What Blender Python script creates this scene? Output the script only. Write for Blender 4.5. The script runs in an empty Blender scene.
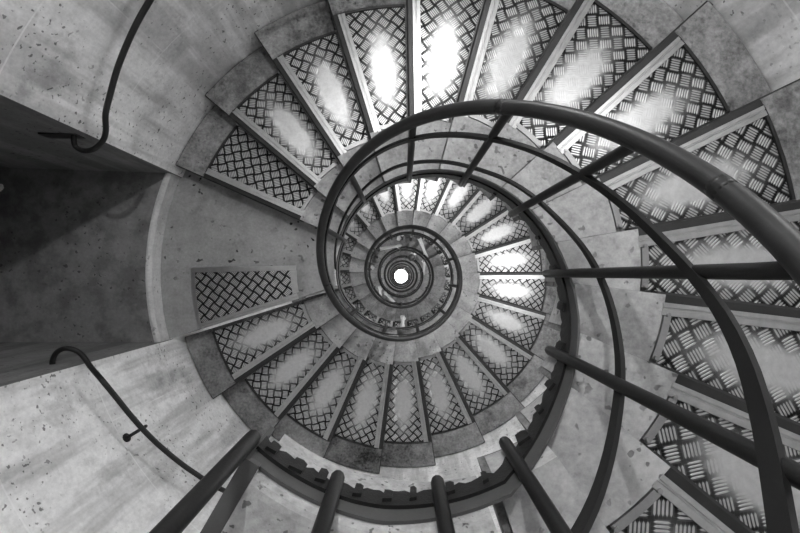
import bpy, bmesh, math, random
from mathutils import Vector, Matrix
random.seed(7)
PI = math.pi
S = 1.85                       # metres per layout unit
COL = bpy.context.scene.collection

# ------------------------------------------------------------------ layout
FN, FM, DA = 156.0, 197.5, 16.273        # last nosing above landing, first below, angle per step
ZN, BN, ZM, BM = 1.881, .0935, 1.888, .0963
RI, RMI, RMO, RW = .340, .533, 1.0, 1.155
EO = -.028                                # nosing lines pass beside the axis
ZP = .483                                 # platform level
A_PLAT = -135.0
NB, NC, ND = 24, 80, 98                   # steps in the lower flights
NA = 14
Z_BOTTOM = ZM + BM * (NB + NC + ND + 24)
CURB = 1.178

def nos(ph):
    if ph <= FN:
        return max(ZP, ZN - BN * ((FN - ph) / DA + 1))
    if ph < FM:
        return ZM
    return ZM + BM * (ph - FM) / DA

def V(r, ph, z):
    a = math.radians(ph)
    return Vector((S * r * math.cos(a), S * r * math.sin(a), -S * z))

def interp(tab, x):
    if x <= tab[0][0]: return tab[0][1]
    for (a, b), (c, d) in zip(tab, tab[1:]):
        if x <= c:
            return b + (d - b) * (x - a) / (c - a)
    return tab[-1][1]

RAIL = [(-140, -.02), (-72, .02), (-60, .07), (4.7, .418), (12.1, .463), (20.4, .517), (30, .58), (45.6, .683), (61.3, .783), (77, .880),
        (95.5, .995), (118, 1.142), (134.4, 1.268), (148.4, 1.372), (162.3, 1.475), (177.5, 1.568), (191.5, 1.65), (207, 1.745),
        (225, 1.852), (244, 1.93), (260, 1.99), (275, 2.065), (290, 2.15), (305, 2.235), (327, 2.365), (350, 2.49),
        (366, 2.585), (382, 2.69), (401, 2.79), (423, 2.88), (441, 2.97), (456, 3.07), (473, 3.19), (497, 3.35), (525, 3.53),
        (550, 3.67), (576, 3.81), (600, nos(600) - .34)]
def rail_raw(ph):
    if ph > 600: return nos(ph) - .34
    return interp(RAIL, ph)
def smooth(f, ph, w):
    return sum(f(ph + d * w) for d in (-1, -.5, 0, .5, 1)) / 5
def rail_z(ph): return smooth(rail_raw, ph, 10)
MID = [(-140, .15), (-72, .16), (-60, .22), (-40.7, .336), (-36, .36), (-32.3, .380), (-27.3, .405), (-20.9, .439), (-16.4, .463), (-9.4, .512), (-.8, .583),
       (5.8, .634), (12, .68), (17.5, .72), (24.1, .77), (33.8, .838), (41, .885), (50.5, .947), (60.3, 1.007), (71, 1.064), (84, 1.125),
       (95.5, 1.175), (107.8, 1.235), (120, 1.31), (132, 1.395), (142, 1.484)]
def mid_raw(ph): return interp(MID, ph) * .9315 if ph < 142 else rail_z(ph) + .075
def mid_z(ph): return smooth(mid_raw, ph, 5)
LOW = [(-140, .405), (-72, .42), (-60.5, .472), (-50, .532), (-39.5, .594), (-30, .645), (-23, .69), (-15, .739), (-6.5, .796), (-.7, .835),
       (7.9, .903), (14.7, .962), (25, 1.037), (35.6, 1.104), (44.8, 1.17), (56, 1.25), (69, 1.31), (82, 1.368), (95.5, 1.425)]
def low_raw(ph): return interp(LOW, ph) * .9315 if ph < 95.5 else rail_z(ph) + .32
def low_z(ph): return smooth(low_raw, ph, 5)

# ------------------------------------------------------------------ materials
class N:
    def __init__(self, name):
        self.m = bpy.data.materials.new(name); self.m.use_nodes = True
        self.t = self.m.node_tree; self.b = self.t.nodes['Principled BSDF']
    def n(self, kind, **kw):
        o = self.t.nodes.new(kind)
        for k, v in kw.items(): setattr(o, k, v)
        return o
    def link(self, a, b): self.t.links.new(a, b)
    def val(self, sock, v):
        if hasattr(v, 'is_output') or isinstance(v, bpy.types.NodeSocket): self.link(v, sock)
        else: sock.default_value = v
    def math(self, op, a, b=None, c=None, clamp=False):
        o = self.n('ShaderNodeMath', operation=op); o.use_clamp = clamp
        self.val(o.inputs[0], a)
        if b is not None: self.val(o.inputs[1], b)
        if c is not None: self.val(o.inputs[2], c)
        return o.outputs[0]
    def step(self, x, a, b):
        o = self.n('ShaderNodeMapRange', interpolation_type='SMOOTHSTEP')
        self.val(o.inputs[0], x); o.inputs[1].default_value = a; o.inputs[2].default_value = b
        o.inputs[3].default_value = 0; o.inputs[4].default_value = 1
        return o.outputs[0]
    def mix(self, f, a, b):
        o = self.n('ShaderNodeMix', data_type='FLOAT')
        self.val(o.inputs[0], f); self.val(o.inputs[2], a); self.val(o.inputs[3], b)
        return o.outputs[0]
    def grey(self, x):
        o = self.n('ShaderNodeCombineColor')
        for i in range(3): self.val(o.inputs[i], x)
        return o.outputs[0]
    def noise(self, co, scale, detail=4, rough=.55, off=0, stretch=None):
        mp = self.n('ShaderNodeMapping'); self.link(co, mp.inputs[0])
        mp.inputs['Location'].default_value = (off, off * 1.7, off * .6)
        if stretch: mp.inputs['Scale'].default_value = stretch
        o = self.n('ShaderNodeTexNoise'); self.link(mp.outputs[0], o.inputs['Vector'])
        o.inputs['Scale'].default_value = scale; o.inputs['Detail'].default_value = detail; o.inputs['Roughness'].default_value = rough
        return o.outputs[0]
    def bump(self, h, strength, dist):
        o = self.n('ShaderNodeBump'); self.val(o.inputs['Height'], h)
        o.inputs['Strength'].default_value = strength; o.inputs['Distance'].default_value = dist
        self.link(o.outputs[0], self.b.inputs['Normal'])
    def pos(self): return self.n('ShaderNodeNewGeometry').outputs['Position']
    def uv(self, name): return self.n('ShaderNodeUVMap', uv_map=name).outputs[0]

def stone(name, base, var, spots=.5, spot_scale=16, bricks=False, rough=.75, streak=0, stain=.0):
    g = N(name); co = g.pos()
    n1 = g.noise(co, 1.1, 5, .6, 3); n2 = g.noise(co, 9, 6, .7, 9); n3 = g.noise(co, 45, 4, .65, 1)
    v = g.math('ADD', base - var * .9, g.math('MULTIPLY', n1, var * .9))
    v = g.math('ADD', v, g.math('MULTIPLY', n2, var * .9))
    v = g.math('ADD', v, g.math('MULTIPLY', g.math("SUBTRACT", n3, .5), var * .65))
    if stain:
        s = g.step(g.noise(co, 2.6, 6, .7, 21), .52, .68)
        v = g.math('MULTIPLY', v, g.math('SUBTRACT', 1, g.math('MULTIPLY', s, stain)))
    if streak:
        s = g.noise(co, 5.0, 4, .6, 5, (1, 1, .13))
        v = g.math('MULTIPLY', v, g.mix(g.step(s, .42, .62), 1, 1 - streak))
    # pits of the limestone: small dark holes gathered in patches
    p = g.noise(co, spot_scale, 1.5, .5, 14, (1, 1, 1.2)); patch = g.step(g.noise(co, 2.2, 3, .6, 33), .40, .60)
    sp = g.math('MULTIPLY', g.step(p, .645, .70), patch)
    v = g.math('MULTIPLY', v, g.math('SUBTRACT', 1, g.math('MULTIPLY', sp, spots)))
    h = g.math('SUBTRACT', g.math('MULTIPLY', n2, .5), g.math('MULTIPLY', sp, .6))
    h = g.math('ADD', h, g.math('MULTIPLY', n3, .25))
    if bricks:
        br = g.n('ShaderNodeTexBrick'); g.link(g.uv('wall'), br.inputs['Vector'])
        for i, c in ((1, 0), (2, 0), (3, 1)): br.inputs[i].default_value = (c, c, c, 1)
        br.inputs['Scale'].default_value = 1; br.inputs['Mortar Size'].default_value = .0045
        br.inputs['Mortar Smooth'].default_value = .3
        br.inputs['Brick Width'].default_value = 1.45; br.inputs['Row Height'].default_value = .72
        mo = g.math('MULTIPLY', br.outputs['Fac'], g.step(g.noise(co, 2.3, 3, .6, 40), .35, .6))
        v = g.mix(g.math('MULTIPLY', mo, .4), v, min(.85, base * 1.75))
    g.link(g.grey(g.math('MAXIMUM', v, .01)), g.b.inputs['Base Color'])
    g.b.inputs['Roughness'].default_value = rough
    g.b.inputs['Specular IOR Level'].default_value = .3
    g.bump(h, .35, .012)
    return g.m

def metal(name, base, rough, metallic=1.0, var=.3, scale=9, bump=.0):
    g = N(name); co = g.pos()
    n1 = g.noise(co, scale, 5, .65, 2); n2 = g.noise(co, scale * 9, 3, .6, 4)
    f = g.math('ADD', g.math('MULTIPLY', n1, .75), g.math('MULTIPLY', n2, .25))
    v = g.math('MULTIPLY', base, g.math('ADD', 1 - var, g.math('MULTIPLY', f, 2 * var)))
    g.link(g.grey(v), g.b.inputs['Base Color'])
    g.b.inputs['Metallic'].default_value = metallic
    g.b.inputs['Specular IOR Level'].default_value = .3
    g.link(g.math('ADD', rough - .1, g.math('MULTIPLY', n1, .2)), g.b.inputs['Roughness'])
    if bump: g.bump(f, bump, .004)
    return g.m

def plate_material(name, worn):
    g = N(name)
    sep = g.n('ShaderNodeSeparateXYZ'); g.link(g.uv('cells'), sep.inputs[0])
    u, v = sep.outputs[0], sep.outputs[1]
    iu, iv = g.math('FLOOR', u), g.math('FLOOR', v)
    fu, fv = g.math('FRACT', u), g.math('FRACT', v)
    par = g.math('FLOORED_MODULO', g.math('ADD', iu, iv), 2.0)
    across, along = g.mix(par, fu, fv), g.mix(par, fv, fu)
    # five bars per cell, tapering at both ends
    w = g.math('MULTIPLY', g.math('SUBTRACT', across, .04), 5 / .92)
    tri = g.math('ABSOLUTE', g.math('SUBTRACT', g.math('FRACT', w), .5))         # 0 at the crest
    inside = g.math('MULTIPLY', g.math('GREATER_THAN', across, .04), g.math('LESS_THAN', across, .96))
    end = g.math('ABSOLUTE', g.math('SUBTRACT', along, .5))
    half = g.math('SUBTRACT', .36, g.math('MULTIPLY', g.step(end, .24, .42), .36))
    bar = g.math('MULTIPLY', g.step(g.math('SUBTRACT', half, tri), -.06, .16), inside)
    co = g.pos()
    grit = g.noise(co, 38, 4, .65, 8)
    edge = g.step(end, .30, .40)
    low = g.math('SUBTRACT', .10, g.math('MULTIPLY', edge, .085))
    rise = g.math('ADD', .58, g.math('MULTIPLY', g.math('SUBTRACT', grit, .5), .35))
    colr = g.mix(bar, low, rise)
    rgh = g.mix(bar, .62, .34)
    h = bar
    if worn:
        s2 = g.n('ShaderNodeSeparateXYZ'); g.link(g.uv('wear'), s2.inputs[0])
        d = g.math('SQRT', g.math('ADD', g.math('POWER', s2.outputs[0], 2.0), g.math('POWER', s2.outputs[1], 2.0)))
        d = g.math('ADD', d, g.math('MULTIPLY', g.math('SUBTRACT', g.noise(co, 11, 4, .6, 17), .5), .75))
        wear = g.math('SUBTRACT', 1, g.step(d, .55, 1.2))
        fade = g.math('SUBTRACT', 1, g.step(d, .9, 1.7))
        colr = g.mix(g.math('MULTIPLY', fade, .22), colr, .55)
        colr = g.mix(wear, colr, g.math('ADD', .62, g.math('MULTIPLY', g.math('SUBTRACT', grit, .5), .3)))
        rgh = g.mix(wear, rgh, .40)
        h = g.math('MULTIPLY', h, g.math('SUBTRACT', 1, g.math('MULTIPLY', wear, .93)))
    g.link(g.grey(colr), g.b.inputs['Base Color'])
    g.b.inputs['Metallic'].default_value = .9
    g.link(rgh, g.b.inputs['Roughness'])
    g.bump(h, .8, .0035)
    return g.m

def plain(name, c, rough=.6, metallic=0):
    g = N(name); n = g.noise(g.pos(), 40, 3)
    g.link(g.grey(g.math('MULTIPLY', c, g.math('ADD', .85, g.math('MULTIPLY', n, .3)))), g.b.inputs['Base Color'])
    g.b.inputs['Roughness'].default_value = rough; g.b.inputs['Metallic'].default_value = metallic
    return g.m

M = dict(
    wall=stone('pale limestone wall', .68, .55, .7, 36, True, .8, .38, .30),
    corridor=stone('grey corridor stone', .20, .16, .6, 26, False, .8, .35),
    landing=stone('pitted landing stone', .29, .26, .95, 20, False, .7, 0, .25),
    platform=stone('speckled platform stone', .34, .5, .7, 60, False, .75),
    inner=stone('light inner step stone', .34, .5, .6, 26, False, .7, 0, .35),
    step=stone('worn step stone', .17, .46, .5, 26, False, .75, 0, .45),
    curb=stone('light kerb stone', .44, .35, .4, 22),
    plate=plate_material('worn tread plate', True),
    plate_new=plate_material('tread plate', False),
    nosing=metal('brushed aluminium nosing', .46, .40, 1, .4, 22),
    frame=metal('grey steel frame', .36, .45, .9, .4, 14, .2),
    dark_frame_and_shade=metal('dark steel and nosing shade', .05, .5, .8, .4, 14, .3),  # steel of frames and wall plates, also the painted shade below nosings
    iron=metal('black painted iron', .013, .44, .1, .5, 14, .25),
    rail=metal('worn black handrail paint', .020, .42, .1, .55, 9, .3),
    bar=metal('worn dark iron bar', .012, .47, .15, .55, 20, .25),
    string=metal('rough black steel string', .015, .5, .3, .6, 22, .6),
    flange=metal('grey painted steel', .07, .5, .2, .4, 16, .3),
    paper=plain('white paper', .8, .8),
    skin=plain('bare skin', .78, .5), skin_dark=plain('bare tanned skin', .68, .5),
    hair=plain('dark hair', .05, .5), white_cloth=plain('white cotton', .78, .8),
    grey_cloth=plain('grey cotton', .25, .85), dark_cloth=plain('dark cotton', .06, .85),
    denim=plain('dark denim', .10, .85), shoe=plain('shoe leather', .06, .5),
    bottom=stone('pale ground floor stone', .8, .1, .1, 10),
)

# ------------------------------------------------------------------ mesh helpers
def obj(name, bm, mat, parent=None, smooth=False, angle=None):
    me = bpy.data.meshes.new(name)
    bmesh.ops.recalc_face_normals(bm, faces=bm.faces[:])
    if smooth:
        for f in bm.faces: f.smooth = True
    bm.to_mesh(me); bm.free()
    o = bpy.data.objects.new(name, me); COL.objects.link(o)
    me.materials.append(mat)
    if smooth and angle:
        me.set_sharp_from_angle(angle=math.radians(angle))
    if parent:
        o.parent = parent
        o.matrix_parent_inverse = world_of(parent).inverted()
    return o
def world_of(o):
    m = o.matrix_basis.copy()
    if o.parent: m = world_of(o.parent) @ o.matrix_parent_inverse @ m
    return m
def thing(name, label, cat, loc, group=None):
    o = bpy.data.objects.new(name, None); COL.objects.link(o)
    o.empty_display_size = .1
    o.location = loc; return tag(o, label, cat, group)
def tag(o, label, cat, group=None):
    o['label'] = label; o['category'] = cat
    if group: o['group'] = group
    return o
def structure(name, bm, mat, smooth=False, angle=None):
    o = obj(name, bm, mat, None, smooth, angle); o['kind'] = 'structure'; return o

def prism(bm, low, top):
    """close a solid between two equal polygons"""
    a = [bm.verts.new(p) for p in low]; b = [bm.verts.new(p) for p in top]
    n = len(a)
    bm.faces.new(a[::-1]); bm.faces.new(b)
    for i in range(n): bm.faces.new((a[i], a[(i + 1) % n], b[(i + 1) % n], b[i]))
def sweep(bm, rings, closed=False):
    """skin a list of equal loops"""
    vs = [[bm.verts.new(p) for p in r] for r in rings]
    n = len(vs[0]); m = len(vs)
    for i in range(m if closed else m - 1):
        a, b = vs[i], vs[(i + 1) % m]
        for j in range(n): bm.faces.new((a[j], a[(j + 1) % n], b[(j + 1) % n], b[j]))
    if not closed:
        bm.faces.new(vs[0][::-1]); bm.faces.new(vs[-1])
    return vs
def tube(bm, pts, r, seg=10, caps=True, round_ends=False):
    pts = [Vector(p) for p in pts]
    rr = r if isinstance(r, (list, tuple)) else [r] * len(pts)
    if round_ends:
        d0 = (pts[0] - pts[1]).normalized(); d1 = (pts[-1] - pts[-2]).normalized()
        a = [(pts[0] + d0 * rr[0] * math.sin(t), rr[0] * max(.02, math.cos(t))) for t in (PI / 2, PI / 3, PI / 6)]
        b = [(pts[-1] + d1 * rr[-1] * math.sin(t), rr[-1] * max(.02, math.cos(t))) for t in (PI / 6, PI / 3, PI / 2)]
        pts = [p for p, _ in a] + pts + [p for p, _ in b]; rr = [q for _, q in a] + list(rr) + [q for _, q in b]
    t0 = (pts[1] - pts[0]).normalized()
    up = Vector((0, 0, 1)) if abs(t0.z) < .9 else Vector((1, 0, 0))
    nrm = (up - t0 * up.dot(t0)).normalized()
    rings = []
    for i, p in enumerate(pts):
        t = (pts[min(i + 1, len(pts) - 1)] - pts[max(i - 1, 0)]).normalized()
        nrm = (nrm - t * nrm.dot(t)).normalized(); bi = t.cross(nrm)
        rings.append([p + (nrm * math.cos(2 * PI * k / seg) + bi * math.sin(2 * PI * k / seg)) * rr[i] for k in range(seg)])
    return sweep(bm, rings)
def helix_band(bm, a0, a1, step, prof):
    """prof(ph) -> closed loop of (r, z) in layout units"""
    n = max(2, int((a1 - a0) / step) + 1)
    sweep(bm, [[V(r, a0 + (a1 - a0) * i / (n - 1), z) for r, z in prof(a0 + (a1 - a0) * i / (n - 1))] for i in range(n)])
def spline(pts, sub=8):
    P = [Vector(p) for p in pts]; out = []
    for i in range(len(P) - 1):
        a, b, c, d = P[max(i - 1, 0)], P[i], P[i + 1], P[min(i + 2, len(P) - 1)]
        for k in range(sub):
            t = k / sub
            out.append(.5 * ((2 * b) + (c - a) * t + (2 * a - 5 * b + 4 * c - d) * t * t + (3 * b - a - 3 * c + d) * t ** 3))
    out.append(P[-1]); return out
def box(bm, x0, x1, y0, y1, z0, z1):
    prism(bm, [(x0, y0, z0), (x1, y0, z0), (x1, y1, z0), (x0, y1, z0)], [(x0, y0, z1), (x1, y0, z1), (x1, y1, z1), (x0, y1, z1)])
def disc(bm, c, n, r, h, seg=12):
    tube(bm, [Vector(c), Vector(c) + Vector(n).normalized() * h], r, seg)

# ------------------------------------------------------------------ step prototype (front nosing at angle 0)
def line_angle(r, off, base):          # angle (rad) at radius r of a line parallel to a radius
    return base + off / r
def sector_grid(bm, stations, thick, a_front, a_back, off_front, off_back, seg=6):
    """solid sector: stations = [(r, top height below 0)], returns nothing"""
    def P(r, s, z):
        a = line_angle(r, off_back, a_back) * (1 - s) + line_angle(r, off_front, a_front) * s
        return Vector((S * r * math.cos(a), S * r * math.sin(a), -S * z))
    top = [[bm.verts.new(P(r, i / seg, h)) for i in range(seg + 1)] for r, h in stations]
    bot = [[bm.verts.new(P(stations[k][0], i / seg, thick)) for i in range(seg + 1)] for k in (0, -1)]
    m = len(stations)
    for k in range(m - 1):
        for i in range(seg): bm.faces.new((top[k][i], top[k + 1][i], top[k + 1][i + 1], top[k][i + 1]))
    for i in range(seg):
        bm.faces.new((bot[0][i], bot[0][i + 1], bot[1][i + 1], bot[1][i]))
        bm.faces.new((top[0][i], top[0][i + 1], bot[0][i + 1], bot[0][i]))
        bm.faces.new((top[-1][i], bot[1][i], bot[1][i + 1], top[-1][i + 1]))
    bm.faces.new([top[k][0] for k in range(m)] + [bot[1][0], bot[0][0]])
    bm.faces.new([top[k][-1] for k in range(m)] + [bot[1][-1], bot[0][-1]])

DR = math.radians(DA)
STN = [(RI + .004, .012), (RMO + .012, .011), (RMO + .015, .002), (RMO + .02, 0), (RW - .012, 0), (RW - .007, .004), (RW - .005, .012), (RW - .001, .012)]
CELL = .070
def uv_plate(bm, worn_c=.77):
    lu = bm.loops.layers.uv.new('cells'); lw = bm.loops.layers.uv.new('wear')
    mid = -DR / 2 - .03
    ca, sa = math.cos(-mid + PI / 4), math.sin(-mid + PI / 4)
    cm, sm = math.cos(-mid), math.sin(-mid)
    for f in bm.faces:
        for l in f.loops:
            x, y = l.vert.co.x, l.vert.co.y
            l[lu].uv = ((x * ca - y * sa) / CELL + .35, (x * sa + y * ca) / CELL + .2)
            X, Y = x * cm - y * sm, x * sm + y * cm
            l[lw].uv = ((X / S - worn_c) / .150, (Y / S) / .056)
def plate_bm(r0, r1, off_f, off_b, z_top, z_bot, seg=8, worn_c=.77):
    bm = bmesh.new()
    rs = [r0 + (r1 - r0) * i / 6 for i in range(7)]
    sector_grid(bm, [(r, z_top) for r in rs], z_bot, 0, -DR, off_f, off_b, seg)
    uv_plate(bm, worn_c)
    return bm
def nosing_bm():
    bm = bmesh.new(); y = EO
    prof = [(y + .003, .008), (y + .003, -.0035), (y - .006, -.0035), (y - .0075, -.0015), (y - .010, -.0015), (y - .0115, -.0035), (y - .024, -.0035), (y - .024, .008)]
    def X(r, yy): return math.sqrt(max(r * r - yy * yy, 0))
    rings = [[Vector((S * X(r, yy), S * yy, -S * z)) for yy, z in prof] for r in (RMI - .002, RMO + .006)]
    sweep(bm, rings)
    return bm
def shade_lip_bm():  # dark strip standing in for the shade line in front of each nosing
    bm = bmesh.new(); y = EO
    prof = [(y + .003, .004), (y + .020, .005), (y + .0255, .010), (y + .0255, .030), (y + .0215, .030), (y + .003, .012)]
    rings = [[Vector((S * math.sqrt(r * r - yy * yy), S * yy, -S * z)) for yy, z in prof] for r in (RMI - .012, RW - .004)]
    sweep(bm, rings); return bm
def inner_stone_bm(rise):
    bm = bmesh.new()
    sector_grid(bm, [(RI + .001, -.002), (.5, -.002), (.534, -.002)], rise - .006, 0, -DR, EO + .020, EO + .0235, 5)
    ed = [e for e in bm.edges if len(e.link_faces) == 2 and e.calc_face_angle() > .6]
    bmesh.ops.bevel(bm, geom=ed, offset=S * .007, segments=2, profile=.6, affect='EDGES')
    return bm
def arc_bar(r0, r1, z0, z1, off_f, off_b, bolts=False):
    bm = bmesh.new()
    n = 7; rings = []
    for i in range(n):
        s = i / (n - 1)
        def P(r, z):
            a = line_angle(r, off_b, -DR) * (1 - s) + line_angle(r, off_f, 0) * s
            return Vector((S * r * math.cos(a), S * r * math.sin(a), -S * z))
        rings.append([P(r0, z1), P(r0, z0), P(r1, z0), P(r1, z1)])
    sweep(bm, rings)
    return bm
def bolt_bm(s, r):
    bm = bmesh.new()
    a = line_angle(r, EO, -DR) * (1 - s) + line_angle(r, EO, 0) * s
    tube(bm, [Vector((S * r * math.cos(a), S * r * math.sin(a), S * .002)), Vector((S * r * math.cos(a), S * r * math.sin(a), S * .006))], S * .0045, 10)
    return bm

def mesh_of(name, bm, mat, smooth=False):
    o = obj(name, bm, mat, None, smooth, 40 if smooth else None)
    me = o.data; bpy.data.objects.remove(o); return me
def step_meshes(rise):
    bm = bmesh.new()
    sector_grid(bm, STN, rise + .003, 0, -DR, EO + .021, EO + .012, 8)
    return mesh_of('step', bm, M['step'])
ME = dict(
    step_a=step_meshes(BN), step_b=step_meshes(BM),
    plate=mesh_of('tread_plate', plate_bm(.553, RMO + .002, EO - .025, EO + .029, .004, .012), M['plate']),
    plate_new=mesh_of('tread_plate', plate_bm(.553, RMO + .002, EO - .025, EO + .029, .004, .012), M['plate_new']),
    nosing=mesh_of('nosing_strip', nosing_bm(), M['nosing']),
    shade_lip=mesh_of('nosing_shade_strip', shade_lip_bm(), M['dark_frame_and_shade']),
    stone_a=mesh_of('inner_stone', inner_stone_bm(BN), M['inner']), stone_b=mesh_of('inner_stone', inner_stone_bm(BM), M['inner']),
    inner=mesh_of('inner_frame', arc_bar(.537, .5525, -.003, .010, EO - .026, EO + .034), M['frame']),
    outer=mesh_of('outer_frame', arc_bar(RMO + .0025, RMO + .0115, -.001, .010, EO - .002, EO + .030), M['dark_frame_and_shade']),
    bolt=mesh_of('bolt', bolt_bm(.86, .545), M['frame']), bolt2=mesh_of('bolt', bolt_bm(.25, .545), M['frame']),
)
def child(name, me, parent):
    o = bpy.data.objects.new(name, me); COL.objects.link(o); o.parent = parent; return o
def put_step(flight, me, ph, z, detail=3, worn=True):
    s = bpy.data.objects.new('step', me); COL.objects.link(s)
    s.parent = flight; s.location = V(0, 0, z) - flight.location; s.rotation_euler = (0, 0, math.radians(ph))
    child('tread_plate', ME['plate'] if worn else ME['plate_new'], s)
    child('nosing_strip', ME['nosing'], s); child('nosing_shade_strip', ME['shade_lip'], s)
    child('inner_stone', ME['stone_a' if me == ME['step_a'] else 'stone_b'], s)
    if detail > 1:
        child('inner_frame', ME['inner'], s); child('outer_frame', ME['outer'], s)
    if detail > 2:
        child('bolt', ME['bolt'], s); child('bolt', ME['bolt2'], s)
    return s

TOPD = [(-140, .012), (-100, .012), (-72, .048), (-45, .034), (-20, .014), (20, .008)]
BOTD = [(-140, .064), (-107, .064), (-88, .084), (-70, .108), (-48, .106), (-28, .088), (0, .086)]
def st(p): return nos(p) + interp(TOPD, p)
def sd(p): return nos(p) + interp(BOTD, p) + .0035 * math.sin(p * .9) + .0025 * math.sin(p * 2.3 + 1)
def sm_(p): return st(p) + .42 * (nos(p) + interp(BOTD, p) - st(p))
def stringer(flight, a0, a1, step=4):
    bm = bmesh.new()
    helix_band(bm, a0, a1, step, lambda p: [(RI - .0005, st(p)), (RI - .005, st(p)), (RI - .005, sm_(p) + .004), (RI - .0005, sm_(p) + .004)])
    obj('fascia', bm, M['flange'], flight, True, 40)
    bm = bmesh.new()
    helix_band(bm, a0, a1, step, lambda p: [(RI - .0005, sm_(p)), (RI - .010, sm_(p)), (RI - .0095, sd(p)), (RI - .0005, sd(p))])
    return obj('stringer', bm, M['string'], flight, True, 40)

# ------------------------------------------------------------------ flights
fa = thing('stair_flight', 'nearest spiral flight of stone steps, from the platform down to the corridor landing', 'stairs', V(0, 0, ZN))
for j in range(NA):
    put_step(fa, ME['step_a'], FN - j * DA, ZN - (j + 1) * BN, 3, j > 0)
sa = stringer(fa, -131, FN, 1.5)
for ph, w, dz in ((-128, .020, .004), (-121, .026, .010), (-115, .018, .012), (-106, .016, .008), (-99, .017, .004), (-93, .013, .012), (-84, .018, .009), (-75, .012, .006),
                  (-61, .030, .012), (-52, .016, .005), (-44, .022, .010), (-31, .024, .014), (-17, .026, .012), (-2, .016, .008), (12, .014, .006), (41, .014, .006)):
    bm = bmesh.new(); z = sd(ph) - .004; d = math.degrees(w / RI) / 2.4
    r0, r1 = RI - .0085, RI - .0145
    pr = lambda p, r: [V(r, p - d, z - .020), V(r, p + d * .8, z - .016), V(r, p + d, z + dz * .5), V(r, p + d * .3, z + dz), V(r, p - d * .7, z + dz * .7)]
    prism(bm, pr(ph, r0), pr(ph, r1))
    lug = obj('lug', bm, M['string'], sa)
# steel edge along the open end of the platform
def radial(ph, r): return V(r, ph, 0)
bm = bmesh.new()
t = Vector((-math.sin(math.radians(-120)), math.cos(math.radians(-120)), 0)); u = Vector((math.cos(math.radians(-120)), math.sin(math.radians(-120)), 0))
def edge_poly(r):
    c = u * S * r
    return [c + t * (S * a) + Vector((0, 0, -S * z)) for a, z in ((-.068, ZP + .004), (-.0465, ZP + .004), (-.0465, ZP + .012), (-.061, ZP + .012), (-.061, ZP + .105), (-.068, ZP + .105))]
sweep(bm, [edge_poly(RI - .012), edge_poly(RW - .02)])
obj('edge_angle', bm, M['flange'], fa)

fb = thing('stair_flight', 'second spiral flight of stone steps, starting at the framed plate below the corridor landing', 'stairs', V(0, 0, ZM + BM * NB))
for k in range(1, NB + 1):
    put_step(fb, ME['step_b'], FM + k * DA, ZM + k * BM, 2 if k < 18 else 1)
stringer(fb, FN + .2, FM + NB * DA, 4)
fc = thing('stair_flight', 'lower spiral flight seen inside the second handrail loop', 'stairs', V(0, 0, ZM + BM * (NB + NC)))
for k in range(NB + 1, NB + NC + 1):
    put_step(fc, ME['step_b'], FM + k * DA, ZM + k * BM, 1)
stringer(fc, FM + NB * DA + .2, FM + (NB + NC) * DA, 6)
fd = thing('stair_flight', 'deepest spiral flight, tiny rings around the bright floor at the bottom', 'stairs', V(0, 0, ZM + BM * (NB + NC + ND)))
for k in range(NB + NC + 1, NB + NC + ND + 1):
    put_step(fd, ME['step_b'], FM + k * DA, ZM + k * BM, 1)
stringer(fd, FM + (NB + NC) * DA + .2, FM + (NB + NC + ND) * DA, 10)

# ------------------------------------------------------------------ landing, platform, wall, corridor
def a_line(r, ph): return math.degrees(EO / r) + ph
bm = bmesh.new()
sector_grid(bm, [(RI, .006), (RI + .004, .0015), (RI + .012, 0), (CURB - .002, 0)], .13, math.radians(FM), math.radians(FN), EO, EO - .006, 24)
for v in bm.verts: v.co.z -= S * ZM
structure('floor_landing', bm, M['landing'])
bm = bmesh.new()
sector_grid(bm, [(RI, .016), (RI + .002, .009), (RI + .006, .004), (RI + .012, .001), (RI + .02, 0), (RW - .001, 0)], .125, math.radians(FN - NA * DA), math.radians(-120), EO, -.046, 24)
for v in bm.verts: v.co.z -= S * ZP
structure('floor_platform', bm, M['platform'])

# plate let into the landing
lp = thing('floor_plate', 'framed tread plate without worn patch, let into the landing floor', 'floor plate', V(.77, FM - DA / 2, ZM))
def rotated(bm, ph, z):
    bmesh.ops.transform(bm, matrix=Matrix.Translation(V(0, 0, z)) @ Matrix.Rotation(math.radians(ph), 4, 'Z'), verts=bm.verts[:]); return bm
obj('tread_plate', rotated(plate_bm(.553, RMO + .002, EO - .025, EO + .02, -.0015, .004), FM, ZM), M['plate_new'], lp)
obj('nosing_strip', rotated(nosing_bm(), FM, ZM), M['nosing'], lp)
obj('inner_frame', rotated(arc_bar(.523, .5525, -.0035, .006, EO - .026, EO + .02), FM, ZM), M['nosing'], lp)
obj('outer_frame', rotated(arc_bar(RMO + .0025, RMO + .02, -.003, .006, EO - .002, EO + .005), FM, ZM), M['frame'], lp)
bm = bmesh.new()
ring = lambda r: [Vector((S * r, S * (EO + a), -S * z)) for a, z in ((-.004, -.0035), (.019, -.0035), (.019, .006), (-.004, .006))]
sweep(bm, [ring(.525), ring(RMO + .02)])
obj('back_frame', rotated(bm, FM - DA, ZM), M['nosing'], lp)

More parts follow.
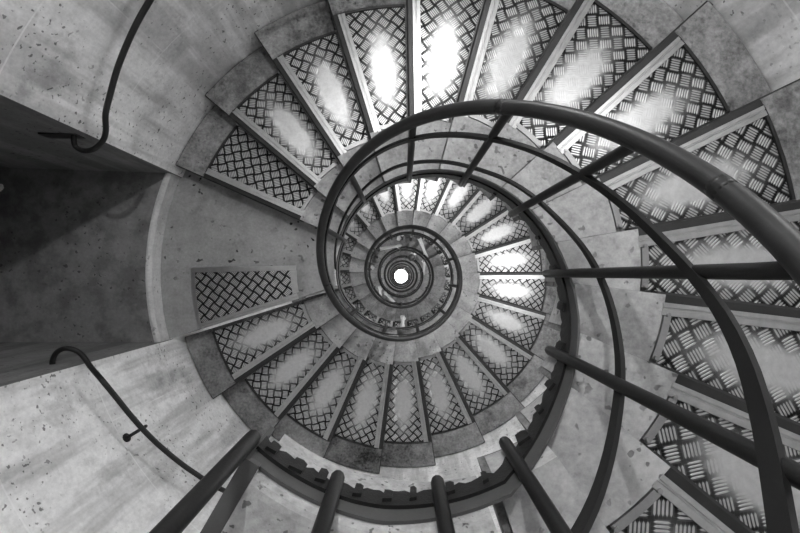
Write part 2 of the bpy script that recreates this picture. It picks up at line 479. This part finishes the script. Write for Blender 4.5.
# the shaft: a solid ring of masonry with one doorway
D0, D1, Z_DOOR, Z_HEAD = 157.7, 196.5, 1.81, .66
bm = bmesh.new(); uvl = bm.loops.layers.uv.new('wall')
RO = RW + .16
def wall_block(a0, a1, z0, z1, n, nz):
    vi = [[bm.verts.new(V(RW, a0 + (a1 - a0) * i / n, z0 + (z1 - z0) * k / nz)) for i in range(n + 1)] for k in range(nz + 1)]
    vo = [[bm.verts.new(V(RO, a0 + (a1 - a0) * i / n, z0 + (z1 - z0) * k / nz)) for i in range(n + 1)] for k in range(nz + 1)]
    for g in (vi, vo):
        for k in range(nz):
            for i in range(n): bm.faces.new((g[k][i], g[k][i + 1], g[k + 1][i + 1], g[k + 1][i]))
    for k in range(nz):
        for i in (0, n): bm.faces.new((vi[k][i], vo[k][i], vo[k + 1][i], vi[k + 1][i]))
    for i in range(n):
        for k in (0, nz): bm.faces.new((vi[k][i], vi[k][i + 1], vo[k][i + 1], vo[k][i]))
Z_TOP = -1.75
wall_block(D1, D0 + 360, Z_TOP, Z_BOTTOM, 108, 1)
wall_block(D0, D1, Z_TOP, Z_HEAD, 14, 1)
wall_block(D0, D1, Z_DOOR + .09, Z_BOTTOM, 14, 1)
bmesh.ops.remove_doubles(bm, verts=bm.verts[:], dist=1e-4)
for f in bm.faces:
    for l in f.loops:
        a = math.atan2(l.vert.co.y, l.vert.co.x)
        c = f.calc_center_median(); ac = math.atan2(c.y, c.x)
        if a - ac > PI: a -= 2 * PI
        if ac - a > PI: a += 2 * PI
        l[uvl].uv = (a * RW * S + .62, -l.vert.co.z + .31)
structure('wall_shaft', bm, M['wall'], True, 30)

c0, c1 = V(RW, D0, 0), V(RW, D1, 0)      # doorway corners
XE = -3.4 * S
def slab_wall(name, p, q, thick, side):
    bm = bmesh.new(); uvl = bm.loops.layers.uv.new('wall')
    d = Vector((0, side * thick, 0))
    lo = [Vector((p.x, p.y, -S * (Z_DOOR + .09))), Vector((q.x, q.y, -S * (Z_DOOR + .09))), Vector((q.x, q.y, 0)) + d + Vector((0, 0, -S * (Z_DOOR + .09))), Vector((p.x - .25, p.y, 0)) + d + Vector((0, 0, -S * (Z_DOOR + .09)))]
    hi = [v + Vector((0, 0, S * (Z_DOOR + .09 - Z_HEAD))) for v in lo]
    prism(bm, lo, hi)
    for f in bm.faces:
        for l in f.loops: l[uvl].uv = (l.vert.co.x, l.vert.co.z)
    return structure(name, bm, M['corridor'])
q0 = Vector((XE, S * .52, 0)); q1 = Vector((XE, -S * .325, 0))
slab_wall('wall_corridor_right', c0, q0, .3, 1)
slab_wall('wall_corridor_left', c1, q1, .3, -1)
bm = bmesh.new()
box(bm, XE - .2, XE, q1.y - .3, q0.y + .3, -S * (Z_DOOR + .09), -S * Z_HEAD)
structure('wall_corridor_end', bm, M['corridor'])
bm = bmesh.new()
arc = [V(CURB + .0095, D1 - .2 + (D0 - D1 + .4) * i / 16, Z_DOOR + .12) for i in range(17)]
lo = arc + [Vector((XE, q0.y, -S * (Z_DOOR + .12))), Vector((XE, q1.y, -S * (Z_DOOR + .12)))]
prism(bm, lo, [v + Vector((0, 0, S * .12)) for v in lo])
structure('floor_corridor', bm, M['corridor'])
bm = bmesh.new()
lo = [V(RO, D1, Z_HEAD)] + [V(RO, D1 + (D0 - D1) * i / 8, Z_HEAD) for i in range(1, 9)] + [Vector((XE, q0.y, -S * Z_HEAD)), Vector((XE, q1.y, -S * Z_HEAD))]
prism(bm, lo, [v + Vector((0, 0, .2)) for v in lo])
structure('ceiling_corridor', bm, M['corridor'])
# worn light kerb at the doorway: the riser from the landing to the corridor
bm = bmesh.new(); rings = []
for i in range(25):
    a = D0 - .6 + (D1 - D0 + 1.2) * i / 24
    w = .004 * math.sin(i * 1.3) + .003 * math.sin(i * 2.9)
    rings.append([V(CURB - .012, a, ZM + .02), V(CURB - .012 + w * .4, a, Z_DOOR + .012), V(CURB - .004 + w * .5, a, Z_DOOR + .001), V(CURB + .001, a, Z_DOOR - .002), V(CURB + .009, a, Z_DOOR - .002), V(CURB + .009, a, ZM + .02)])
sweep(bm, rings)
structure('trim_1', bm, M['curb'], True, 35)
bm = bmesh.new()
tube(bm, [V(0, 0, Z_BOTTOM + .1), V(0, 0, Z_BOTTOM)], S * (RW + .1), 48)
structure('floor', bm, M['bottom'])

# ------------------------------------------------------------------ railings of the well
RR = .345
def railing(label, a0, a1, bals, z_base, seg=14, step=3, thin=True, sleeves=()):
    t = thing('stair_railing', label, 'railing', V(RR, a1, z_base))
    bm = bmesh.new(); n = int((a1 - a0) / step) + 2
    tube(bm, [V(RR, a0 + (a1 - a0) * i / (n - 1), rail_z(a0 + (a1 - a0) * i / (n - 1))) for i in range(n)], S * .0148, seg)
    hr = obj('handrail', bm, M['rail'], t, True, 50)
    for ph in sleeves:
        bm = bmesh.new()
        tube(bm, [V(RR, ph + d, rail_z(ph + d)) for d in (-1.0, -.35, .35, 1.0)], [S * .0149, S * .0152, S * .0152, S * .0149], seg)
        obj('joint', bm, M['iron'], hr, True)
    if thin:
        for nm, f, h, w in (('mid_rail', mid_z, .0112, .004), ('low_rail', low_z, .0085, .004)):
            bm = bmesh.new()
            helix_band(bm, max(a0, -121), a1, step, lambda p: [(RI - w, f(p) - h), (RI + w, f(p) - h), (RI + w, f(p) + h), (RI - w, f(p) + h)])
            obj(nm, bm, M['bar'], t, True, 40)
    for ph in bals:
        bm = bmesh.new()
        zt, zb = rail_z(ph) + .012, TIP.get(ph, nos(ph) + .12)
        pts = [V(RR, ph, zt), V(RR + .006, ph, zt + .05), V(RI - .012, ph, zb - .14), V(RI - .012, ph, zb)]
        tube(bm, pts, S * .0100, 10, round_ends=True)
        obj('baluster', bm, M['bar'], t, True, 60)
    return t
TIP = {-133.1: .52, -111.4: .55, -86.7: .581, -65.9: .65, -34: .825, -4.4: .99, 27.5: 1.17, 58.6: 1.345, 90.4: 1.47, 123.5: 1.59}
BA = [-133.1, -111.4, -86.7, -65.9, -34, -4.4, 27.5, 58.6, 90.4, 123.5, 155]
railing('nearest black iron handrail with balusters, sweeping from the right edge to the landing', -131, 190, BA, nos(190), sleeves=(11.5, 61.0))
railing('iron handrail loop of the second flight, ringing the smaller steps', 190.5, FM + NB * DA, [186.5 + 31.5 * i for i in range(1, 13)], nos(FM + NB * DA), 12, 4)
railing('deeper iron handrail loops where hands rest, around the bright centre', FM + NB * DA + .5, FM + (NB + NC) * DA, [595 + 31.5 * i for i in range(0, 20)], nos(FM + (NB + NC) * DA), 10, 6)
railing('deepest iron handrail, tiny dark rings around the bright floor', FM + (NB + NC) * DA + .5, FM + (NB + NC + ND) * DA, [], nos(FM + (NB + NC + ND) * DA), 8, 10, False)

# ------------------------------------------------------------------ handrails on the wall
RWR = 1.075; K = 1.075 / 1.08
def wall_rail(label, pts, plate_c, plate_d, wall_n, brackets):
    t = thing('wall_handrail', label, 'handrail', pts[-1])
    bm = bmesh.new(); tube(bm, spline(pts, 8), S * .0086, 12, round_ends=True)
    obj('rail', bm, M['iron'], t, True, 60)
    bm = bmesh.new()
    c = Vector(plate_c); d = Vector(plate_d).normalized(); n = Vector(wall_n).normalized(); z = Vector((0, 0, 1))
    L, H, T = S * .085, S * .022, S * .006
    q = [c - d * L - z * H, c + d * L * .45 - z * H, c + d * L * .45 + z * H, c - d * L + z * H]
    prism(bm, q, [p + n * T for p in q])
    obj('wall_plate', bm, M['dark_frame_and_shade'], t)
    for ph, zz in brackets:
        bm = bmesh.new()
        tube(bm, spline([V(RW + .003, ph, zz + .024), V(RW - .02, ph, zz + .028), V(RWR, ph, zz + .02), V(RWR, ph, zz + .006)], 4), S * .006, 8)
        b = obj('bracket', bm, M['iron'], t, True, 60)
        bm = bmesh.new()
        disc(bm, V(RW + .002, ph, zz + .024), V(-1, ph, 0), S * .016, S * .006)
        obj('rosette', bm, M['iron'], b)
    return t
def on_y(px, py, z):     # a point at image offset from the axis, at depth z
    return Vector((S * (px - 400.2) / 400 * z - .0347 * S, -S * (py - 276.8) / 400 * z - .0328 * S, -S * z))
# upper: comes down the wall and curls round the doorway corner
up = [V(RWR, p, z * K) for p, z in ((92, .905), (104, .958), (118, 1.025), (128, 1.092), (134.7, 1.138), (138.6, 1.159), (142.4, 1.181), (146.4, 1.205), (150.4, 1.232), (153.5, 1.252))]
zl = 1.32
up += [on_y(103, 130, 1.30), on_y(100, 140, zl), on_y(91.5, 148, zl + .01), on_y(81, 150, zl + .015), on_y(73, 145.5, zl + .01), on_y(71, 139, zl), on_y(71, 133.5, zl)]
wall_rail('black wall handrail at upper left, curling into the corridor wall above the landing', up,
          on_y(66, 133.4, 1.33), (1, 0, 0), (.06, -1, 0), ((118, 1.025 * K),))
zl = 1.355
lo_pts = [on_y(55, 367, zl + .01), on_y(54.5, 360, zl), on_y(59, 351.5, zl - .005), on_y(69, 348, zl - .008), on_y(82, 353, zl), on_y(93, 367, 1.345)]
lo_pts += [V(RWR, p, z * K) for p, z in ((200.5, 1.325), (203.9, 1.352), (207.6, 1.375), (211.3, 1.396), (214.9, 1.417), (219.3, 1.444), (223.8, 1.472), (229.7, 1.508), (240, 1.57), (255, 1.66), (270, 1.75), (285, 1.84), (300, 1.93))]
wall_rail('black wall handrail at lower left, looping out of the corridor wall and descending', lo_pts[::-1],
          on_y(53, 366.5, 1.365), (1, 0, 0), (0, 1, 0), ((211, 1.392 * K), (262, 1.70 * K)))

# scrap of paper on the corridor floor
bm = bmesh.new()
bmesh.ops.create_icosphere(bm, subdivisions=3, radius=1)
for v in bm.verts:
    k = .7 + .5 * random.random()
    v.co = Vector((v.co.x * .05 * k, v.co.y * .032 * k, max(-.012, v.co.z * .014 * k)))
for v in bm.verts: v.co += Vector((S * -1.86, S * .372, -S * Z_DOOR + .012))
tag(obj('paper_scrap', bm, M['paper']), 'crumpled white paper scrap on the dark corridor floor', 'paper')

# ------------------------------------------------------------------ people on the lower flights
def skin(name, chains, mat, parent=None, root=0, sub=1):
    """chains: lists of (point, radius); equal points are shared"""
    vs, rs, es, idx = [], [], [], {}
    for ch in chains:
        last = None
        for p, r in ch:
            k = tuple(round(c, 4) for c in p)
            if k not in idx: idx[k] = len(vs); vs.append(Vector(p)); rs.append(r)
            i = idx[k]
            if last is not None and last != i: es.append((last, i))
            last = i
    me = bpy.data.meshes.new(name); me.from_pydata(vs, es, [])
    o = bpy.data.objects.new(name, me); COL.objects.link(o)
    o.modifiers.new('Skin', 'SKIN'); o.modifiers.new('Subdivision', 'SUBSURF').levels = sub
    o.modifiers['Subdivision'].render_levels = sub
    o.modifiers['Skin'].use_smooth_shade = True
    if not me.skin_vertices: me.attributes.new('skin', 'FLOAT', 'POINT')
    for i, d in enumerate(me.skin_vertices[0].data):
        d.radius = (rs[i], rs[i]) if not isinstance(rs[i], tuple) else rs[i]
        d.use_root = i == root
    me.materials.append(mat)
    if parent:
        o.parent = parent; o.matrix_parent_inverse = world_of(parent).inverted()
    return o
UP = Vector((0, 0, 1))
def person(label, ph, r, hands, lean, shirt, legs, skin_m, sleeves='short', turn=0, bare=False):
    foot = V(r, ph, 0); foot.z = -S * nos(ph) + .0
    rad = V(1, ph, 0).normalized()
    fwd = Matrix.Rotation(math.radians(turn), 3, 'Z') @ (-rad); side = fwd.cross(UP)      # side = the person's right
    at = lambda f_, s_, u_: foot + fwd * f_ + side * s_ + UP * u_
    t = thing('person', label, 'person', foot)
    hip, waist, chest, neck = at(-.02, 0, .93), at(lean * .35, 0, 1.12), at(lean * .8, 0, 1.32), at(lean * 1.15, 0, 1.47)
    head0, head1, head2 = at(lean * 1.35 + .02, 0, 1.56), at(lean * 1.5 + .04, 0, 1.65), at(lean * 1.6 + .03, 0, 1.73)
    body = [[(hip, .13), (waist, .12), (chest, .135), (neck, .055), (head0, .075), (head1, .095), (head2, .07)]]
    cloth = [[(hip, .145), (waist, .135), (chest, .15), (chest + (neck - chest) * .7, .085)]]
    trou = [[(hip + UP * .04, .145), (hip, .15)]]
    for sgn in (-1, 1):
        h0, kn, an, toe = at(-.02, sgn * .09, .86), at(.04, sgn * .10, .48), at(-.02, sgn * .10, .09), at(.14, sgn * .11, .045)
        body.append([(hip, .13), (h0, .085), (kn, .058), (an, .04), (toe, .035)])
        trou.append([(hip, .15), (h0, .1), (kn, .074), (an + UP * .03, .062)])
        sh = at(lean * .95, sgn * .19, 1.40)
        T = hands.get(sgn)
        if T is None: T, pole = sh + Vector((0, 0, -.52)) + fwd * .1, sh - fwd * .3 - UP * .3
        else: T, pole = T
        a, b = .30, .27
        dv = T - sh; L = min(dv.length, a + b - .005); dn = dv.normalized(); T = sh + dn * L
        x = (a * a - b * b + L * L) / (2 * L); hgt = math.sqrt(max(a * a - x * x, 0))
        pv = pole - sh; pv = (pv - dn * pv.dot(dn)).normalized()
        el = sh + dn * x + pv * hgt
        fd_ = (T - el).normalized(); wr = T
        body.append([(chest, .135), (sh, .062), (el, .043), (el + (wr - el) * .5, .04), (wr, .028), (wr + fd_ * .06, .036)])
        cloth.append([(chest, .15), (sh, .075)] + ([(sh + (el - sh) * .7, .066)] if sleeves == 'short' else [(el, .055), (el + (wr - el) * .85, .044)]))
        palm = wr + fd_ * .06
        across = fd_.cross(UP).normalized()
        for q, (off, ln) in enumerate(((-.03, .068), (-.01, .078), (.011, .074), (.031, .058))):
            k0 = palm + across * off + fd_ * .03
            body.append([(palm, .036), (k0, .0115), (k0 + fd_ * ln * .5 - UP * .012, .0098), (k0 + fd_ * ln * .75 - UP * .05, .0085)])
        th = wr + fd_ * .03 + across * sgn * -.035
        body.append([(wr, .028), (th, .013), (th + fd_ * .035 + across * sgn * -.022 - UP * .02, .0105), (th + fd_ * .06 + across * sgn * -.02 - UP * .04, .0085)])
        bm = bmesh.new(); tube(bm, [an - UP * .04 - fwd * .03, an - UP * .045 + fwd * .06, toe - UP * .005 + fwd * .05], [.045, .043, .034], 10, round_ends=True)
        obj('shoe', bm, M['shoe'], t, True, 60)
    skin('body', body, skin_m, t)
    skin('shirt', cloth, shirt, t)
    skin('trousers', trou, legs, t)
    bm = bmesh.new(); bmesh.ops.create_uvsphere(bm, u_segments=18, v_segments=12, radius=1)
    hc = (head1 + head2) / 2 - fwd * .012
    bmesh.ops.delete(bm, geom=[v for v in bm.verts if v.co.z < -.55 or (v.co.x > .55 and v.co.z < .35)], context='VERTS')
    for v in bm.verts:
        n = 1 + .04 * math.sin(v.co.x * 9 + v.co.y * 7)
        v.co = hc + (fwd * v.co.x * .112 + side * v.co.y * .10 + UP * v.co.z * .118) * n
    h = obj('hair', bm, M['hair'], t, True); sm = h.modifiers.new('Solidify', 'SOLIDIFY'); sm.thickness = .012
    bm = bmesh.new(); fc_ = head0 + UP * .06 + fwd * .085
    tube(bm, [fc_ + UP * .03, fc_ + fwd * .02 - UP * .005, fc_ - UP * .018], [.008, .014, .011], 8, round_ends=True)
    obj('nose', bm, skin_m, t, True)
    for sg in (-1, 1):
        bm = bmesh.new(); bmesh.ops.create_uvsphere(bm, u_segments=8, v_segments=6, radius=.012)
        for v in bm.verts: v.co += head0 + UP * .085 + fwd * .078 + side * sg * .032
        obj('eye', bm, M['hair'], t, True)
        bm = bmesh.new(); e0 = head1 - UP * .02 + side * sg * .092
        tube(bm, [e0 + UP * .025, e0 + side * sg * .012, e0 - UP * .025], [.008, .014, .009], 8, round_ends=True)
        obj('ear', bm, skin_m, t, True)
    bm = bmesh.new(); mc = head0 + UP * .015 + fwd * .077
    tube(bm, [mc - side * .022, mc + fwd * .006, mc + side * .022], [.004, .007, .004], 8, round_ends=True)
    obj('mouth', bm, M['hair'], t, True)
    return t
def on_rail(ph): return V(RR + .03, ph, rail_z(ph) - .022)
person('person in a dark top, bare forearm reaching to the rail above the bright centre', 804, .58,
       {-1: (on_rail(764), V(.6, 790, 5.0))}, .12, M['dark_cloth'], M['denim'], M['skin'])
person('person at left of the inner rail loop, bare arm stretched along the rail', 874, .55,
       {-1: (on_rail(814), V(.5, 860, 5.3))}, .12, M['dark_cloth'], M['denim'], M['skin_dark'])
person('dark haired person leaning over the rail with both hands on it, beside the bright centre', 1142, .58,
       {1: (on_rail(1134), V(.6, 1165, 6.6)), -1: (on_rail(1090), V(.6, 1090, 6.6))}, .30, M['grey_cloth'], M['dark_cloth'], M['skin'])
person('person below left of the bright centre, both bare arms stretched to the rail', 976, .56,
       {1: (on_rail(948), V(.7, 985, 6.2)), -1: (on_rail(918), V(.7, 940, 5.9))}, .10, M['dark_cloth'], M['denim'], M['skin'], turn=38)
person('person in a white top with bent elbow, below the inner rail loop', 634, .70,
       {-1: (on_rail(632), V(.55, 665, 4.1))}, .12, M['white_cloth'], M['grey_cloth'], M['skin'], sleeves='long')

# ------------------------------------------------------------------ camera
f, vx, vy = 400.0, 400.166, 276.76
d = Vector(((vx - 400) / f, -(vy - 266.5) / f, -1)).normalized()
q = Vector((0, 0, -1)).rotation_difference(d)
cam = bpy.data.cameras.new('camera'); co = bpy.data.objects.new('camera', cam); COL.objects.link(co)
cam.sensor_width = 36; cam.sensor_fit = 'HORIZONTAL'; cam.lens = f * 36 / 800
cam.clip_start = .02; cam.clip_end = 200
co.rotation_mode = 'QUATERNION'; co.rotation_quaternion = q.inverted()
co.location = (-.0347 * S, -.0328 * S, 0)
bpy.context.scene.camera = co

# ------------------------------------------------------------------ light
def lamp(name, p, power, radius):
    l = bpy.data.lights.new(name, 'POINT'); l.energy = power; l.shadow_soft_size = radius
    o = bpy.data.objects.new(name, l); COL.objects.link(o); o.location = p; return o
LAMPS = [(98, -.55, 1.0, 150, .05), (85, .72, 1.08, 28, .06), (40, .30, 1.08, 20, .18), (2, 1.68, 1.05, 60, .10), (80, 1.80, 1.07, 100, .10), (262, 3.1, 1.03, 22, .08)]  # third is an unseen fill, added to brighten the lower-left wall
for ph, z, r, p, rad in LAMPS: lamp('wall_lamp_and_fill', V(r, ph, z), p, rad)
z = 3.9; ph = 10
while z < Z_BOTTOM - 1:
    lamp('wall_lamp_and_fill', V(1.0, ph, z), 52, .08); z += 1.1; ph += 190  # unseen fill lights, added so the deep flights are not dark
lamp('ground_light', V(0, 0, Z_BOTTOM - .7), 900, .1)
w = bpy.data.worlds.new('world'); bpy.context.scene.world = w; w.use_nodes = True
w.node_tree.nodes['Background'].inputs[0].default_value = (1, 1, 1, 1)
w.node_tree.nodes['Background'].inputs[1].default_value = .07

sc = bpy.context.scene
sc.view_settings.view_transform = 'Standard'; sc.view_settings.look = 'None'
sc.view_settings.exposure = .15; sc.view_settings.gamma = 1
sc.cycles.use_denoising = True
sc.cycles.max_bounces = 8
